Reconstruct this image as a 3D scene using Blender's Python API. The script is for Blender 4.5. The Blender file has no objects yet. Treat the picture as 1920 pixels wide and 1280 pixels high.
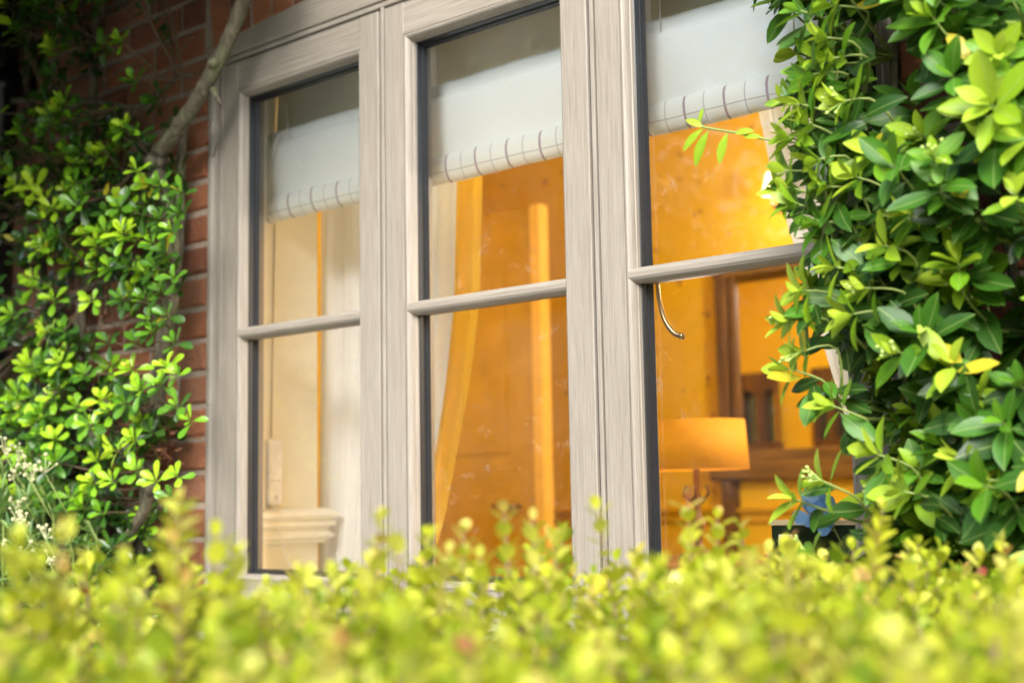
import bpy, bmesh, math, random
import numpy as np
from mathutils import Vector, Matrix, noise
random.seed(7); rng = np.random.default_rng(11)
C = bpy.context.scene.collection
PI = math.pi

# ------------------------------------------------------------------ camera
CAM = np.array([2.4583, -1.8583, 0.1548]); YAW, PITCH, ROLL, FPX = 0.70594, 0.11658, -0.018093, 2485.2
def _rx(a): c, s = math.cos(a), math.sin(a); return np.array([[1,0,0],[0,c,-s],[0,s,c]])
def _rz(a): c, s = math.cos(a), math.sin(a); return np.array([[c,-s,0],[s,c,0],[0,0,1]])
RC = _rz(YAW) @ _rx(PI/2 + PITCH) @ _rz(ROLL)
def ray(u, v): return RC @ np.array([(u-960)/FPX, -(v-640)/FPX, -1.0])
def at(u, v, Y):                       # survey helper: photo pixel -> point in the plane y = Y
    d = ray(u, v); t = (Y - CAM[1]) / d[1]; return Vector(CAM + t*d)
def deep(u, v, Z):                     # photo pixel -> point Z metres deep
    return Vector(CAM + ray(u, v)*Z)
cam = bpy.data.objects.new('camera', bpy.data.cameras.new('camera')); C.objects.link(cam)
M = np.eye(4); M[:3,:3] = RC; M[:3,3] = CAM
cam.matrix_world = Matrix(M.tolist())
cam.data.sensor_width = 36; cam.data.lens = FPX*36/1920; cam.data.clip_start = .02; cam.data.clip_end = 500
cam.data.dof.use_dof = True; cam.data.dof.focus_distance = 2.12; cam.data.dof.aperture_fstop = 3.0
bpy.context.scene.camera = cam

# ------------------------------------------------------------------ helpers
def tag(o, label=None, cat=None, group=None, kind=None):
    if label: o['label'] = label
    if cat: o['category'] = cat
    if group: o['group'] = group
    if kind: o['kind'] = kind
    return o
def empty(name, loc, label, cat, group=None):
    o = bpy.data.objects.new(name, None); C.objects.link(o); o.location = loc; o.empty_display_size = .05
    return tag(o, label, cat, group)
class MB:
    def __init__(s): s.v = []; s.f = []; s.m = []; s.sm = []
    def add(s, vs, fs, mi=0, smooth=False):
        b = len(s.v); s.v += [tuple(v) for v in vs]
        for f in fs: s.f.append(tuple(i+b for i in f)); s.m.append(mi); s.sm.append(smooth)
        return s
    def box(s, x0, x1, y0, y1, z0, z1, mi=0):
        return s.add([(x0,y0,z0),(x1,y0,z0),(x1,y1,z0),(x0,y1,z0),(x0,y0,z1),(x1,y0,z1),(x1,y1,z1),(x0,y1,z1)],
              [(0,3,2,1),(4,5,6,7),(0,1,5,4),(1,2,6,5),(2,3,7,6),(3,0,4,7)], mi)
    def bbox(s, x0, x1, y0, y1, z0, z1, b=.003, mi=0):      # box with chamfered edges
        bm = bmesh.new(); bmesh.ops.create_cube(bm, size=1)
        for v in bm.verts: v.co = Vector((x0+(v.co.x+.5)*(x1-x0), y0+(v.co.y+.5)*(y1-y0), z0+(v.co.z+.5)*(z1-z0)))
        bmesh.ops.bevel(bm, geom=bm.edges[:], offset=b, segments=2, affect='EDGES', profile=.6)
        s.bm(bm, mi); return s
    def bm(s, bm, mi=0, smooth=False):
        bm.verts.index_update()
        s.add([v.co for v in bm.verts], [[v.index for v in f.verts] for f in bm.faces], mi, smooth); bm.free()
    def tube(s, pts, rad, n=8, mi=0, jitter=0, caps=True):
        pts = [Vector(p) for p in pts]
        if not hasattr(rad, '__len__'): rad = [rad]*len(pts)
        ref = Vector((.13,.31,.94)); rings = []
        for i, p in enumerate(pts):
            t = (pts[min(i+1,len(pts)-1)] - pts[max(i-1,0)]).normalized()
            a = t.cross(ref)
            if a.length < .1: a = t.cross(Vector((1,0,0)))
            a.normalize(); b = t.cross(a)
            rings.append([p + (a*math.cos(q*2*PI/n) + b*math.sin(q*2*PI/n))*rad[i]*(1+jitter*random.uniform(-1,1)) for q in range(n)])
        vs = [v for r in rings for v in r]; fs = []
        for i in range(len(rings)-1):
            for q in range(n): fs.append((i*n+q, i*n+(q+1)%n, (i+1)*n+(q+1)%n, (i+1)*n+q))
        if caps: fs.append(tuple(range(n))[::-1]); fs.append(tuple(range((len(rings)-1)*n, len(rings)*n)))
        return s.add(vs, fs, mi, True)
    def lathe(s, prof, c, n=24, mi=0):                      # prof: (r, z)
        c = Vector(c); vs = []; fs = []
        for r, z in prof:
            for q in range(n): vs.append(c + Vector((r*math.cos(q*2*PI/n), r*math.sin(q*2*PI/n), z)))
        for i in range(len(prof)-1):
            for q in range(n): fs.append((i*n+q, i*n+(q+1)%n, (i+1)*n+(q+1)%n, (i+1)*n+q))
        return s.add(vs, fs, mi, True)
    def build(s, name, mats, parent=None):
        me = bpy.data.meshes.new(name); me.from_pydata(s.v, [], s.f); 
        if not isinstance(mats, (list, tuple)): mats = [mats]
        for m in mats: me.materials.append(m)
        me.polygons.foreach_set('material_index', s.m); me.polygons.foreach_set('use_smooth', s.sm); me.update()
        o = bpy.data.objects.new(name, me); C.objects.link(o)
        if parent: 
            o.parent = parent
            o.matrix_parent_inverse = Matrix.Translation(-Vector(world_of(parent)))
        return o
def world_of(o):
    l = Vector(o.location)
    return l if o.parent is None else (Vector((0,0,0)) if o.type == 'MESH' else l)
def smooth_path(pts, k=6):
    pts = [Vector(p) for p in pts]; out = []
    for i in range(len(pts)-1):
        p0 = pts[max(i-1,0)]; p1 = pts[i]; p2 = pts[i+1]; p3 = pts[min(i+2,len(pts)-1)]
        for j in range(k):
            t = j/k
            out.append(.5*((2*p1)+(p2-p0)*t+(2*p0-5*p1+4*p2-p3)*t*t+(3*p1-p0-3*p2+p3)*t**3))
    out.append(pts[-1]); return out

# ------------------------------------------------------------------ materials
class NT:
    def __init__(s, name):
        s.mat = bpy.data.materials.new(name); s.mat.use_nodes = True; s.t = s.mat.node_tree; s.n = s.t.nodes; s.l = s.t.links
        s.n.clear(); s.out = s.n.new('ShaderNodeOutputMaterial'); s.b = s.n.new('ShaderNodeBsdfPrincipled'); s.l.new(s.b.outputs[0], s.out.inputs[0])
        s.co = s.n.new('ShaderNodeTexCoord')
    def set(s, **k):
        for a, v in k.items():
            i = s.b.inputs[a.replace('_',' ')]
            if hasattr(v, 'node'): s.l.new(v, i)
            else: i.default_value = v
        return s
    def map(s, scale, src='Object'):
        m = s.n.new('ShaderNodeMapping'); m.inputs['Scale'].default_value = scale if hasattr(scale,'__len__') else (scale,)*3
        s.l.new(s.co.outputs[src], m.inputs[0]); return m.outputs[0]
    def noise(s, vec, scale=1, detail=4, rough=.55, dist=0):
        t = s.n.new('ShaderNodeTexNoise'); t.inputs['Scale'].default_value = scale; t.inputs['Detail'].default_value = detail
        t.inputs['Roughness'].default_value = rough; t.inputs['Distortion'].default_value = dist; s.l.new(vec, t.inputs['Vector']); return t.outputs[0]
    def ramp(s, fac, stops):
        r = s.n.new('ShaderNodeValToRGB'); e = r.color_ramp.elements
        while len(e) > 1: e.remove(e[-1])
        for i, (p, c) in enumerate(stops):
            x = e[0] if i == 0 else e.new(p)
            x.position = p; x.color = (c if hasattr(c,'__len__') else (c,c,c)) + (1,) if hasattr(c,'__len__') else (c,c,c,1)
        s.l.new(fac, r.inputs[0]); return r.outputs[0]
    def mix(s, f, a, b, mode='MIX'):
        m = s.n.new('ShaderNodeMix'); m.data_type = 'RGBA'; m.blend_type = mode
        for v, i in ((f, m.inputs[0]), (a, m.inputs[6]), (b, m.inputs[7])):
            if hasattr(v, 'node'): s.l.new(v, i)
            elif hasattr(v, '__len__'): i.default_value = tuple(v) + (1,)
            else: i.default_value = v
        return m.outputs[2]
    def math(s, op, a, b=0.0, c=0.0):
        m = s.n.new('ShaderNodeMath'); m.operation = op
        for i, v in enumerate((a, b, c)):
            if hasattr(v, 'node'): s.l.new(v, m.inputs[i])
            else: m.inputs[i].default_value = v
        return m.outputs[0]
    def attr(s, name):
        a = s.n.new('ShaderNodeAttribute'); a.attribute_name = name; return a.outputs['Fac']
    def sep(s, vec):
        m = s.n.new('ShaderNodeSeparateXYZ'); s.l.new(vec, m.inputs[0]); return m.outputs
    def bump(s, h, strength=.3, dist=.01):
        b = s.n.new('ShaderNodeBump'); b.inputs['Strength'].default_value = strength; b.inputs['Distance'].default_value = dist
        s.l.new(h, b.inputs['Height']); s.l.new(b.outputs[0], s.b.inputs['Normal']); return b.outputs[0]

def m_plain(name, col, rough=.5, metal=0, var=.12, scale=30, **k):
    t = NT(name); n = t.noise(t.map(scale), 1, 5)
    c = t.ramp(n, [(.3, tuple(x*(1-var) for x in col)), (.7, tuple(min(1,x*(1+var)) for x in col))])
    t.set(Base_Color=c, Roughness=rough, Metallic=metal, **k); return t.mat
def m_wood(name, scale, cols, rough=.55, bumps=.25):
    t = NT(name); v = t.map(scale)
    a = t.noise(v, 1, 8, .65, .2); b = t.noise(t.map(tuple(x*.25 for x in scale)), 1, 3)
    f = t.math('ADD', t.math('MULTIPLY', a, .8), t.math('MULTIPLY', b, .35))
    c = t.ramp(f, [(.38, cols[0]), (.54, cols[1]), (.72, cols[2])])
    g = t.noise(t.map(4), 1, 4); c = t.mix(t.math('MULTIPLY', g, .22), c, tuple(x*.55 for x in cols[1]))
    t.set(Base_Color=c, Roughness=rough); t.bump(a, bumps, .0015); return t.mat
WC = ((.175,.149,.116), (.250,.217,.174), (.318,.284,.235))
W_V = m_wood('putty_wood_upright', (520,520,11), WC, bumps=.06)
W_H = m_wood('putty_wood_level', (11,520,520), WC, bumps=.06)
GASKET = m_plain('black_gasket', (.015,.016,.018), .32)
def m_glass():
    t = NT('window_glass'); t.n.remove(t.b)
    tr = t.n.new('ShaderNodeBsdfTransparent'); tr.inputs[0].default_value = (.97,.98,.975,1)
    gl = t.n.new('ShaderNodeBsdfGlossy'); gl.inputs['Roughness'].default_value = 0.0
    fr = t.n.new('ShaderNodeFresnel'); fr.inputs[0].default_value = 1.55
    f = t.math('MULTIPLY', fr.outputs[0], 1.25)
    # a little dust and dried drops on the pane
    n = t.noise(t.map(34), 1, 6, .7); n2 = t.noise(t.map(5), 1, 4, .6)
    d = t.math('ADD', t.math('MULTIPLY', t.ramp(n, [(.58, 0.0), (.74, .10)]), t.ramp(n2, [(.42, 0.0), (.6, 1.0)])), t.ramp(n2, [(.38, .0), (.7, .022)]))
    df = t.n.new('ShaderNodeBsdfDiffuse'); df.inputs[0].default_value = (.7,.68,.6,1)
    m1 = t.n.new('ShaderNodeMixShader'); t.l.new(f, m1.inputs[0]); t.l.new(tr.outputs[0], m1.inputs[1]); t.l.new(gl.outputs[0], m1.inputs[2])
    m2 = t.n.new('ShaderNodeMixShader'); t.l.new(d, m2.inputs[0]); t.l.new(m1.outputs[0], m2.inputs[1]); t.l.new(df.outputs[0], m2.inputs[2])
    t.l.new(m2.outputs[0], t.out.inputs[0]); return t.mat
GLASS = m_glass()

def m_leaf(name, stops, midrib=(.45,.6,.16), rough=.32, trans=.35, vein=.6, spec=.5):
    t = NT(name)
    tint = t.attr('tint'); rnd = t.attr('rnd')
    uv = t.sep(t.co.outputs['UV']); 
    n = t.noise(t.map(55), 1, 3)
    f = t.math('ADD', tint, t.math('MULTIPLY', t.math('SUBTRACT', n, .5), .16))
    c = t.ramp(f, stops)
    d = t.math('ABSOLUTE', t.math('SUBTRACT', uv[0], .5))
    mr = t.math('LESS_THAN', d, .028)
    # side veins
    w = t.math('SINE', t.math('MULTIPLY', t.math('SUBTRACT', uv[1], t.math('MULTIPLY', d, .55)), 62))
    vv = t.math('MULTIPLY', t.math('MAXIMUM', t.math('SUBTRACT', w, .75), 0), .55)
    c = t.mix(t.math('MULTIPLY', mr, vein), c, midrib)
    c = t.mix(t.math('MULTIPLY', vv, vein), c, midrib)
    yl = t.math('GREATER_THAN', rnd, .992); c = t.mix(t.math('MULTIPLY', yl, .8), c, (.55,.45,.03))
    t.set(Base_Color=c, Roughness=rough); t.b.inputs['Specular IOR Level'].default_value = spec
    t.bump(t.math('ADD', vv, t.math('MULTIPLY', mr, -.6)), .25, .0015)
    tl = t.n.new('ShaderNodeBsdfTranslucent'); tc = t.mix(.25, c, (.40,.5,.02)); t.l.new(tc, tl.inputs[0])
    mx = t.n.new('ShaderNodeMixShader'); mx.inputs[0].default_value = trans
    t.l.new(t.b.outputs[0], mx.inputs[1]); t.l.new(tl.outputs[0], mx.inputs[2]); t.l.new(mx.outputs[0], t.out.inputs[0])
    return t.mat
BARK = None
def m_bark():
    t = NT('bark'); v = t.map((70,70,22)); n = t.noise(v, 1, 8, .7, .3); m = t.noise(t.map(9), 1, 3)
    c = t.ramp(n, [(.3,(.028,.022,.013)), (.5,(.095,.078,.048)), (.72,(.24,.21,.135))])
    c = t.mix(t.ramp(m, [(.5,0.0),(.65,.5)]), c, (.10,.13,.04))
    t.set(Base_Color=c, Roughness=.85); t.bump(n, .8, .006); return t.mat
BARK = m_bark()
TWIG = m_plain('green_twig', (.20,.26,.06), .6)
BTWIG = m_plain('brown_twig', (.09,.06,.03), .8)

# ------------------------------------------------------------------ leaves
def basis(D, up):
    S = D.cross(up)
    if S.length < 1e-3: S = D.cross(Vector((1,.2,0)))
    S.normalize(); return S, S.cross(D).normalized()
PROF = {'oval': [(0,.05),(.08,.16),(.22,.62),(.42,.95),(.6,1),(.78,.78),(.92,.36),(1,.02)],
        'spoon': [(0,.06),(.15,.16),(.35,.5),(.58,.88),(.76,1),(.9,.8),(.97,.45),(1,.1)],
        'narrow': [(0,.2),(.15,.6),(.4,1),(.7,.85),(1,.05)],
        'round': [(0,.1),(.2,.7),(.5,1),(.8,.75),(1,.1)]}
class Leaves:
    def __init__(s, kind='oval'): s.k = kind; s.L = []
    def add(s, P, D, N, length, width, tint, fold=.35, curl=.15):
        s.L.append((P[0],P[1],P[2],D[0],D[1],D[2],N[0],N[1],N[2],length,width*.5,tint,fold,curl,random.random(),random.uniform(-.12,.12)))
    def rosette(s, P, A, n, L, ratio, tint, spread=(25,85), droop=.0, dl=.25, updark=True):
        A = Vector(A).normalized(); S, T = basis(A, Vector((0,0,1))); ph = random.random()*6.28
        for i in range(n):
            k = i/max(1,n-1)
            th = math.radians(spread[0] + (spread[1]-spread[0])*k + random.uniform(-9,9)); ph += 2.399 + random.uniform(-.3,.3)
            D = A*math.cos(th) + (S*math.cos(ph) + T*math.sin(ph))*math.sin(th)
            D = (D + Vector((0,0,-droop*k))).normalized()
            Nn = (A - D*A.dot(D)); Nn = Nn.normalized() if Nn.length > 1e-3 else T
            ln = L*(.55+.45*min(1,k*1.6+.15))*random.uniform(1-dl,1+dl*.6)
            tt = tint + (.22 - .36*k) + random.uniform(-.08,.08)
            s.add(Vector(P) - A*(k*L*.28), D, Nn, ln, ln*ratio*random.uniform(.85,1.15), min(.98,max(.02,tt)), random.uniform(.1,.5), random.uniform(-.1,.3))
    def build(s, name, mat, parent=None):
        a = np.array(s.L); n = len(a); pr = np.array(PROF[s.k]); R = len(pr)
        P, D, N = a[:,0:3], a[:,3:6], a[:,6:9]; S = np.cross(D, N); S /= np.linalg.norm(S,axis=1)[:,None]+1e-9
        L, W, T, F, K, RN, SK = a[:,9], a[:,10], a[:,11], a[:,12], a[:,13], a[:,14], a[:,15]
        V = np.zeros((n, R, 3, 3)); UV = np.zeros((R,3,2))
        for r in range(R):
            v, w = pr[r]
            for ui, u in enumerate((-1,0,1)):
                off = u*w*W
                V[:,r,ui] = P + D*(v*L*(1-.25*np.abs(K)*v))[:,None] + S*(off + SK*L*v*v)[:,None] + N*(F*abs(u)*w*W - K*v*v*L)[:,None]
                UV[r,ui] = (u*.5*max(w,.02)+.5, v)
        V = V.reshape(-1,3)
        q = []
        for r in range(R-1):
            for c in range(2): q.append((r*3+c, r*3+c+1, (r+1)*3+c+1, (r+1)*3+c))
        q = np.array(q); faces = (q[None] + (np.arange(n)*R*3)[:,None,None]).reshape(-1,4)
        me = bpy.data.meshes.new(name); me.vertices.add(len(V)); me.vertices.foreach_set('co', V.ravel())
        me.loops.add(faces.size); me.loops.foreach_set('vertex_index', faces.ravel().astype(np.int32))
        me.polygons.add(len(faces)); me.polygons.foreach_set('loop_start', np.arange(0, faces.size, 4, dtype=np.int32))
        me.polygons.foreach_set('use_smooth', np.ones(len(faces), bool))
        me.update(calc_edges=True)
        uvl = me.uv_layers.new(name='UVMap'); uvf = np.tile(UV.reshape(-1,2), (n,1))[faces.ravel()]; uvl.data.foreach_set('uv', uvf.ravel().astype(np.float32))
        for nm, arr in (('tint', T), ('rnd', RN)):
            at_ = me.attributes.new(nm, 'FLOAT', 'POINT'); at_.data.foreach_set('value', np.repeat(arr, R*3).astype(np.float32))
        me.materials.append(mat); me.validate()
        o = bpy.data.objects.new(name, me); C.objects.link(o)
        if parent: o.parent = parent; o.matrix_parent_inverse = Matrix.Translation(-Vector(world_of(parent)))
        return o

# ================================================================== SETTING
def m_ground():
    t = NT('lawn'); n = t.noise(t.map(9),1,8,.7); m = t.noise(t.map(.6),1,3)
    c = t.ramp(n, [(.3,(.03,.06,.012)),(.6,(.07,.13,.025)),(.8,(.12,.17,.05))]); c = t.mix(m, c, (.06,.05,.03))
    t.set(Base_Color=c, Roughness=.9); t.bump(n,.8,.03); return t.mat
g = MB(); g.add([(-90,-120,-.9),(90,-120,-.9),(90,90,-.9),(-90,90,-.9)], [(0,1,2,3)]); tag(g.build('ground', m_ground()), kind='structure')
g = MB(); g.add([(-8,-4.2,-.892),(9,-4.2,-.892),(9,.1,-.892),(-8,.1,-.892)], [(0,1,2,3)]); tag(g.build('added_paving', m_plain('bounce_paving', (.52,.49,.43), .8, 0, .15, 4)), kind='structure')  # pale slab added out of view to bounce light up to the blind

# ---- brick house
house = empty('brick_house', (.8,0,-.9), 'red brick house wall with a putty coloured casement window under a shallow arch', 'house')
OX0, OX1 = -.042, 1.651; ZS = -.15
def arch(x): return 1.271 - .076*(x-.80)**2
def m_brick():
    t = NT('red_brick'); r = t.attr('rnd')
    n = t.noise(t.map(38),1,8,.7); b = t.noise(t.map(160),1,4,.7)
    c = t.ramp(r, [(0,(.20,.062,.026)),(.35,(.36,.120,.045)),(.7,(.46,.165,.066)),(1,(.33,.15,.08))])
    c = t.mix(t.ramp(n,[(.45,0.0),(.75,.55)]), c, (.30,.15,.095)); c = t.mix(t.ramp(b,[(.28,.7),(.42,0.0)]), c, (.07,.025,.018))
    t.set(Base_Color=c, Roughness=.92); t.bump(t.math('ADD',n,t.math('MULTIPLY',b,1.5)),1.0,.010); return t.mat
def m_mortar():
    t = NT('mortar'); n = t.noise(t.map(120),1,6,.7)
    t.set(Base_Color=t.ramp(n,[(.3,(.25,.185,.135)),(.7,(.42,.33,.25))]), Roughness=.95); t.bump(n,1,.006); return t.mat
BR = MB(); rn = []
def brick(bx0, bx1, z0, z1, rot=None):
    if bx1-bx0 < .02: return
    j = lambda s=.0018: random.uniform(-s,s)
    y0 = -.0055 + j(.0022); a = .006
    x0, x1, zz0, zz1 = bx0+j(), bx1+j(), z0+j(), z1+j()
    vs = [(x0+a+j(),y0,zz0+a+j()),(x1-a+j(),y0,zz0+a+j()),(x1-a+j(),y0,zz1-a+j()),(x0+a+j(),y0,zz1-a+j()),
          (x0,y0+.005,zz0),(x1,y0+.005,zz0),(x1,y0+.005,zz1),(x0,y0+.005,zz1),
          (x0,.03,zz0),(x1,.03,zz0),(x1,.03,zz1),(x0,.03,zz1)]
    if rot:
        c, ang = rot; ca, sa = math.cos(ang), math.sin(ang)
        vs = [(c[0]+(x-c[0])*ca-(z-c[1])*sa, y, c[1]+(x-c[0])*sa+(z-c[1])*ca) for x,y,z in vs]
    BR.add(vs, [(0,1,2,3),(0,4,5,1),(1,5,6,2),(2,6,7,3),(3,7,4,0),(4,8,9,5),(5,9,10,6),(6,10,11,7),(7,11,8,4)])
    rn.extend([random.random()]*12)
PZ = .0758; Z0 = .2235 - PZ*15
for k in range(0, 37):
    z0 = Z0 + k*PZ; z1 = z0 + PZ; zc = (z0+z1)/2
    x = -3.2 + (.1125 if k % 2 else 0)
    while x < 4.6:
        w = .225
        x0, x1 = x+.006, x+w-.006
        if zc > ZS and z0 < arch(max(0,min(1.6,(x0+x1)/2)))+.225:
            if zc > arch(.0): lo, hi = OX0-.03, OX1+.03
            else: lo, hi = OX0-.001, OX1+.001
            for a, b in ((x0, min(x1, lo)), (max(x0, hi), x1)):
                if b > a: brick(a, b, z0+.0068, z1-.0068)
        else: brick(x0, x1, z0+.0068, z1-.0068)
        x += w
n_ar = 23
for i in range(n_ar):
    xc = OX0 + (i+.5)*(OX1-OX0)/n_ar; zb = arch(xc)+.004; ang = -math.atan(-2*.076*(xc-.80))*-1
    brick(xc-.0335, xc+.0335, zb, zb+.212, ((xc,zb), math.atan(-.152*(xc-.8))*1.0))
wall = BR.build('brickwork', m_brick(), house)
atr = wall.data.attributes.new('rnd','FLOAT','POINT'); atr.data.foreach_set('value', np.array(rn, dtype=np.float32))
MO = MB()
def mpoly(x0,x1,z0,z1): MO.box(x0,x1,.0012,.10,z0,z1)
mpoly(-3.2,OX0,Z0,1.85); mpoly(OX1,4.6,Z0,1.85); mpoly(OX0,OX1,Z0,ZS)
N = 24
for i in range(N):
    xa = OX0+(OX1-OX0)*i/N; xb = OX0+(OX1-OX0)*(i+1)/N
    MO.add([(xa,.0012,arch(xa)),(xb,.0012,arch(xb)),(xb,.0012,1.85),(xa,.0012,1.85),(xa,.10,arch(xa)),(xb,.10,arch(xb)),(xb,.10,1.85),(xa,.10,1.85)],[(0,1,2,3),(0,4,5,1),(4,7,6,5)])
MO.build('mortar_joints', m_mortar(), house)
# eaves and roof
PAINT = m_plain('white_paint', (.72,.70,.65), .5)
e = MB(); e.box(-3.2,4.6,-.30,.12,1.85,1.87); e.build('soffit', PAINT, house)
e = MB(); e.box(-3.2,4.6,-.325,-.30,1.80,1.98); e.build('fascia', PAINT, house)
gp = MB(); 
prof = [(-.05*math.cos(a), -.05*math.sin(a)) for a in np.linspace(0,PI,9)]
vs = []; 
for x in (-3.2,4.6):
    for y,z in prof: vs.append((x, -.375+y*-1, 1.93+z))
gp.add(vs, [(i,i+1,i+10,i+9) for i in range(8)], 0, True); gp.build('gutter', m_plain('black_plastic',(.012,.012,.013),.3), house)
def m_tile():
    t = NT('clay_tiles'); b = t.n.new('ShaderNodeTexBrick'); t.l.new(t.map((1,1,1)), b.inputs[0]); b.inputs['Scale'].default_value = 6
    b.inputs['Color1'].default_value=(.2,.07,.04,1); b.inputs['Color2'].default_value=(.13,.05,.03,1); b.inputs['Mortar'].default_value=(.04,.02,.01,1)
    t.set(Base_Color=b.outputs[0], Roughness=.9); return t.mat
e = MB(); e.add([(-3.3,-.38,1.99),(4.7,-.38,1.99),(4.7,3.5,4.4),(-3.3,3.5,4.4),(-3.3,-.38,2.03),(4.7,-.38,2.03),(4.7,3.5,4.44),(-3.3,3.5,4.44)],
   [(0,3,2,1),(4,5,6,7),(0,1,5,4),(1,2,6,5),(2,3,7,6),(3,0,4,7)])
e.add([(-3.3,3.5,4.44),(4.7,3.5,4.44),(4.7,7.5,1.99),(-3.3,7.5,1.99)],[(0,1,2,3)]); e.build('roof', m_tile(), house)
# downpipe
dp = MB(); px_ = -.885; dp.tube([(px_,-.075,-.9),(px_,-.075,1.7),(px_,-.11,1.78),(px_,-.33,1.88)], .043, 20)
for z in (.35,1.3): dp.box(px_-.06,px_+.06,-.075,-.005,z-.02,z+.02); dp.tube([(px_,-.075,z-.035),(px_,-.075,z+.035)], .051, 20)
dp.build('downpipe', m_plain('black_gloss_plastic',(.008,.008,.010),.22), house)

# ---- the window: outer frame, mullions, head, sill
PER, SW, ST, SB = .5415, .522, 1.167, -.09
fr = MB()
def strip(mb, prof, z0, z1, mi=0):      # vertical extrusion of an (x, y) profile
    n = len(prof); vs = [(x,y,z0) for x,y in prof]+[(x,y,z1) for x,y in prof]
    mb.add(vs, [(i,i+1,n+i+1,n+i) for i in range(n-1)], mi)
def hstrip(mb, prof, x0, x1, mi=1):     # horizontal extrusion of a (z, y) profile
    n = len(prof); vs = [(x0,y,z) for z,y in prof]+[(x1,y,z) for z,y in prof]
    mb.add(vs, [(i+1,i,n+i,n+i+1) for i in range(n-1)], mi)
jl = [(-.043,.03),(-.043,-.004),(-.041,-.010),(-.036,-.0125),(-.026,-.0125),(-.021,-.009),(-.0195,-.002),(-.0195,.006),(-.0155,.0075),(-.0145,.0035),(-.0075,.003),(-.0055,.006),(-.0055,.034),(.01,.034),(.01,.09)]
strip(fr, jl, -.11, ST+.01)
RX = PER*2+SW
strip(fr, [(RX-x,y) for x,y in jl][::-1], -.11, ST+.01)
for k in (0,1):
    c = k*PER+SW+(PER-SW)/2
    strip(fr, [(c-.03,.09),(c-.03,.034),(c-.0043,.034),(c-.0043,.003),(c-.003,.0012),(c+.003,.0012),(c+.0043,.003),(c+.0043,.034),(c+.03,.034),(c+.03,.09)], -.11, ST+.006)
# head (curved top) : bead, groove, board
hstrip(fr, [(ST-.012,.034),(ST+.0055,.034),(ST+.0055,.003),(ST+.0075,.0012),(ST+.0145,.0012),(ST+.0165,.003),(ST+.0168,.0075),(ST+.0205,.0075),(ST+.021,.003),(ST+.0225,.0018)], -.0195, RX+.0195)
N = 40; xs = [OX0-.001+(OX1-OX0+.002)*i/N for i in range(N+1)]
vs = [(x,.0018,ST+.0225) for x in xs]+[(x,.0018,arch(x)+.004) for x in xs]+[(x,.09,arch(x)+.004) for x in xs]+[(x,.09,ST-.01) for x in xs]
fr.add(vs, [(i,i+1,N+2+i,N+1+i) for i in range(N)]+[(N+1+i,N+2+i,2*N+3+i,2*N+2+i) for i in range(N)], 1)
# sill
hstrip(fr, [(-.15,.05),(-.155,-.055),(-.15,-.062),(-.128,-.064),(-.122,-.058),(-.100,.02),(-.098,.09)], OX0-.03, OX1+.03)
frame = fr.build('casement_window', [W_V, W_H], house)
tag(frame, 'three light casement window in putty coloured grained frame')

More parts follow.
